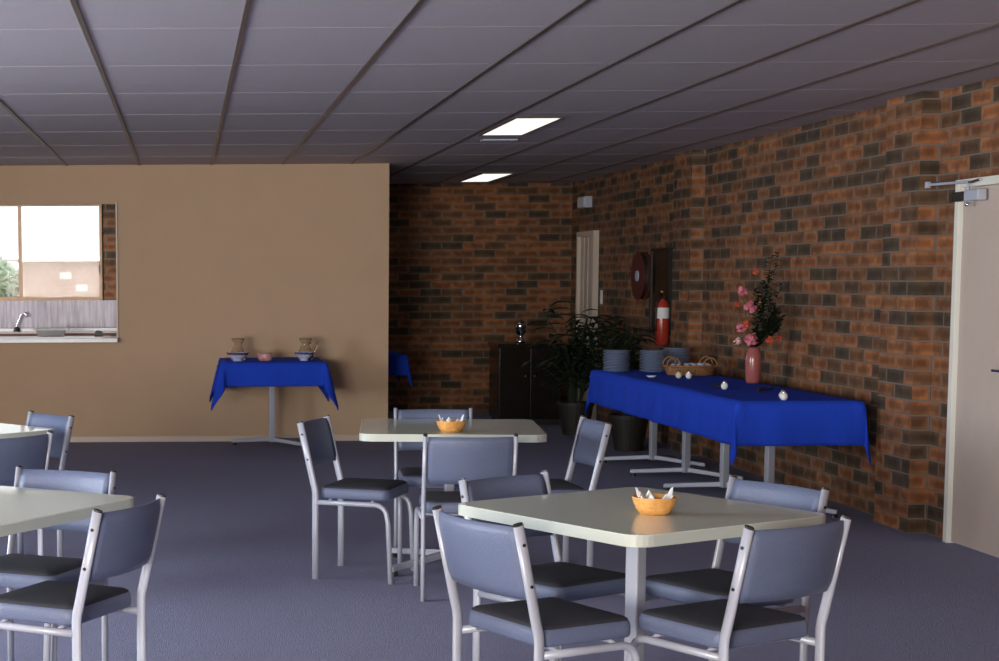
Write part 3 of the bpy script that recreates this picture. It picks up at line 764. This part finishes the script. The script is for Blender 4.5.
def leaf(bm, base, d, L, w, droop=0.3, curl=0.0):
    d = Vector(d).normalized(); sd = d.cross(Vector((0, 0, 1)))
    if sd.length < 1e-3: sd = Vector((1, 0, 0))
    sd.normalize(); prev = None
    for k in range(6):
        t = k/5; p = Vector(base) + d*L*t - Vector((0, 0, droop*L*t*t)); ww = w*math.sin(PI*(0.08+0.92*t))*0.5 + 0.0008
        cur = [bm.verts.new(p - sd*ww + Vector((0, 0, ww*0.3))), bm.verts.new(p), bm.verts.new(p + sd*ww + Vector((0, 0, ww*0.3)))]
        if prev:
            bm.faces.new((prev[0], prev[1], cur[1], cur[0])); bm.faces.new((prev[1], prev[2], cur[2], cur[1]))
        prev = cur
fg = thing('fern_foliage', 'dark green feathery foliage rising from the pink vase beside the wall', 'foliage', (vx, vy, ZT+0.06))
rnd = random.Random(5)
for q in range(20):
    tx = rnd.uniform(0.0, 0.22); tz = rnd.uniform(0.32, 0.88) if tx < 0.17 else rnd.uniform(0.3, 0.5); ty = rnd.uniform(-0.08, 0.16)
    bm = bmesh.new(); P = [Vector((0, 0, 0)), Vector((0.008, 0, 0.19)), Vector((tx*0.55+0.01, ty*0.5, 0.19+(tz-0.19)*0.55)), Vector((tx, ty, tz))]
    tube(bm, P, 0.002, 5)
    for k in range(34):
        t = k/34; a, b, f = (P[1], P[2], t*2) if t < 0.5 else (P[2], P[3], t*2-1)
        p = a.lerp(b, f); an = rnd.uniform(0, 2*PI)
        dx_ = math.cos(an); dx_ = dx_ if p.x < 0.17 else -abs(dx_)
        leaf(bm, p, (dx_, math.sin(an), 0.5), rnd.uniform(0.04, 0.08), 0.028, 0.2)
    link('frond', bm, M['leaf'], fg)

# ================================================================== WALL FITTINGS
fe = thing('fire_extinguisher', 'red fire extinguisher with white label hanging on the brick wall', 'fire extinguisher', (4.21, 14.60, 0.895))
bm = bmesh.new(); lathe(bm, [(0, 0), (0.055, 0.0), (0.06, 0.012), (0.06, 0.34), (0.05, 0.375), (0.025, 0.395), (0.022, 0.41), (0, 0.41)], 28); link('cylinder', bm, M['red'], fe, smooth=True)
bm = bmesh.new(); lathe(bm, [(0.0607, 0.235), (0.0612, 0.24), (0.0612, 0.325), (0.0607, 0.33)], 28); link('label_band', bm, M['paper'], fe, smooth=True)
bm = bmesh.new(); box(bm, -0.014, 0.014, -0.03, 0.03, 0.41, 0.43); tube(bm, [(0, 0.0, 0.42), (-0.03, -0.04, 0.445), (-0.06, -0.06, 0.45)], 0.007); tube(bm, [(0, 0, 0.43), (-0.04, -0.04, 0.475)], 0.006); link('valve_lever', bm, M['black'], fe)
bm = bmesh.new(); lathe(bm, [(0, 0), (0.012, 0), (0.012, 0.014), (0, 0.016)], 12, (-0.01, -0.01, 0.462)); link('safety_tag', bm, M['yellow'], fe)
bm = bmesh.new(); tube(bm, [(-0.02, -0.02, 0.42), (-0.065, -0.045, 0.37), (-0.07, -0.04, 0.2), (-0.062, -0.035, 0.12)], 0.008); link('hose', bm, M['rubber'], fe, smooth=True)
link('wall_bracket', B(0.055, 0.103, -0.03, 0.03, 0.2, 0.36), M['black'], fe)

hr = thing('fire_hose_reel', 'dark red round fire hose reel on the brick wall in the shade', 'hose reel', (XA, 15.48, 1.505))
def disc_x(bm, r0, r1, x0, x1, n=36):
    for k in range(n):
        a, b = 2*PI*k/n, 2*PI*(k+1)/n
        c = [(x, r*math.cos(t), r*math.sin(t)) for x in (x0, x1) for r, t in ((r0, a), (r1, a), (r1, b), (r0, b))]
        v = [bm.verts.new(q) for q in c]
        for f in ((0, 3, 2, 1), (4, 5, 6, 7), (1, 2, 6, 5), (0, 4, 7, 3)): bm.faces.new([v[i] for i in f])
bm = bmesh.new(); disc_x(bm, 0.055, 0.225, -0.085, -0.078); disc_x(bm, 0.055, 0.225, -0.03, -0.02); link('reel_disc', bm, M['darkred'], hr)
bm = bmesh.new()
for k in range(4):
    for j in range(3):
        r = 0.12 + 0.028*j; x = -0.036 - 0.012*k
        tube(bm, [(x, r*math.cos(2*PI*q/28), r*math.sin(2*PI*q/28)) for q in range(29)], 0.011, 6, cap=False)
link('hose', bm, M['rubber'], hr, smooth=True)
bm = bmesh.new(); disc_x(bm, 0.0, 0.05, -0.095, 0.0, 20); link('hub', bm, M['greyplastic'], hr)

pb = thing('notice_board', 'dark framed board on the brick wall between hose reel and extinguisher', 'board', (XA, 14.93, 1.37))
link('board', B(-0.03, -0.0005, -0.27, 0.27, -0.36, 0.36), M['darkwood'], pb)
bm = bmesh.new()
for a in ((-0.29, 0.29, -0.385, -0.36), (-0.29, 0.29, 0.36, 0.385), (-0.29, -0.27, -0.36, 0.36), (0.27, 0.29, -0.36, 0.36)): box(bm, -0.04, -0.0005, *a)
link('frame', bm, M['black'], pb)
for y, z, lab in ((14.36, 1.67, 'upper small pale switch plate on the brick wall by the extinguisher'), (14.36, 1.565, 'lower small pale switch plate on the brick wall by the extinguisher'), (17.12, 1.26, 'small white light switch on the wall beside the far door')):
    t = thing('light_switch', lab, 'switch', (XA, y, z))
    link('switch_plate', B(-0.012, -0.0005, -0.035, 0.035, -0.045 if z < 1.5 else -0.035, 0.10 if z < 1.5 else 0.035), M['whiteplastic'] if z < 1.5 else mat('brownish_switch_plastic', (0.28, 0.23, 0.22), 0.5), t, bevel=0.002)  # upper two plates use a darker brownish plastic
    link('rocker', B(-0.018, -0.012, -0.01, 0.01, -0.014, 0.014), M['whiteplastic'], t)
eb = thing('wall_box', 'small pale box mounted on the wall above the far door', 'box', (XA, 17.75, 2.29))
link('housing', B(-0.08, -0.0005, -0.16, 0.16, -0.06, 0.06), M['greyplastic'], eb, bevel=0.005)
link('face_plate', B(-0.086, -0.08, -0.145, 0.145, -0.048, 0.048), M['whiteplastic'], eb)

# dark sideboard with shiny urn in the alcove
sb = thing('sideboard', 'dark polished sideboard standing in the unlit alcove', 'sideboard', (3.47, 16.95, 0))
link('cabinet_body', B(-0.30, 0.34, -0.24, 0.26, 0.06, 0.80), M['darkwood'], sb)
link('cabinet_top', B(-0.32, 0.36, -0.26, 0.27, 0.80, 0.83), M['darkwood'], sb, bevel=0.004)
link('plinth', B(-0.28, 0.32, -0.21, 0.24, 0, 0.06), M['black'], sb)
for x0, x1 in ((-0.29, 0.015), (0.025, 0.33)):
    d = link('cabinet_door', B(x0, x1, -0.258, -0.24, 0.08, 0.78), M['darkwood'], sb, bevel=0.003)
    bm = bmesh.new(); lathe(bm, [(0, 0), (0.012, 0.0), (0.012, 0.02), (0, 0.022)], 12); bmesh.ops.rotate(bm, verts=bm.verts, matrix=Matrix.Rotation(PI/2, 3, 'X'))
    bmesh.ops.translate(bm, verts=bm.verts, vec=((x1-0.04) if x0 < 0 else (x0+0.04), -0.258, 0.5)); link('knob', bm, M['black'], d)
ur = thing('steel_canister', 'shiny steel canister gleaming on top of the dark sideboard', 'canister', (3.42, 16.85, 0.831))
bm = bmesh.new(); lathe(bm, [(0, 0), (0.05, 0), (0.05, 0.02), (0.032, 0.06), (0.028, 0.08), (0.055, 0.115), (0.062, 0.17), (0.060, 0.20), (0.05, 0.205), (0, 0.205)], 28); link('canister_body', bm, M['chrome'], ur, smooth=True)
bm = bmesh.new(); lathe(bm, [(0.045, 0.205), (0.03, 0.222), (0.008, 0.226), (0.01, 0.24), (0, 0.243)], 20); link('lid', bm, M['black'], ur, smooth=True)

# potted plants beside the buffet end
def potted(label, loc, n, spread, h0, h1, seed, L=0.28):
    t = thing('potted_plant', label, 'plant', loc)
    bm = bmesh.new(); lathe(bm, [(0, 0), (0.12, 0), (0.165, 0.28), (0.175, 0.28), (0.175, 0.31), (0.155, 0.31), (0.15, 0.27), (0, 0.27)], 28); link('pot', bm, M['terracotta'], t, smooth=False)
    bm = bmesh.new(); lathe(bm, [(0, 0.275), (0.148, 0.275), (0.148, 0.272), (0, 0.272)], 24); link('soil', bm, M['soil'], t)
    rnd = random.Random(seed)
    for q in range(n):
        a = rnd.uniform(0, 2*PI); r = spread*math.sqrt(rnd.random()); h = rnd.uniform(h0, h1)*(1 - 0.25*r/spread)
        tip = Vector((r*math.cos(a)*1.0, r*math.sin(a)*0.8, h)); bm = bmesh.new()
        P = [Vector((0.04*math.cos(a), 0.04*math.sin(a), 0.27)), Vector((tip.x*0.35, tip.y*0.35, 0.27+(h-0.27)*0.6)), tip]
        tube(bm, P, 0.005, 6)
        for k in range(9):
            f = 0.35 + 0.65*k/8; p = P[0].lerp(P[1], f*2) if f < 0.5 else P[1].lerp(P[2], f*2-1); b = rnd.uniform(0, 2*PI)
            leaf(bm, p, (math.cos(b), math.sin(b), 0.35), L*rnd.uniform(0.5, 0.9), 0.075, 0.5)
        link('leafy_stem', bm, M['leaf'], t)
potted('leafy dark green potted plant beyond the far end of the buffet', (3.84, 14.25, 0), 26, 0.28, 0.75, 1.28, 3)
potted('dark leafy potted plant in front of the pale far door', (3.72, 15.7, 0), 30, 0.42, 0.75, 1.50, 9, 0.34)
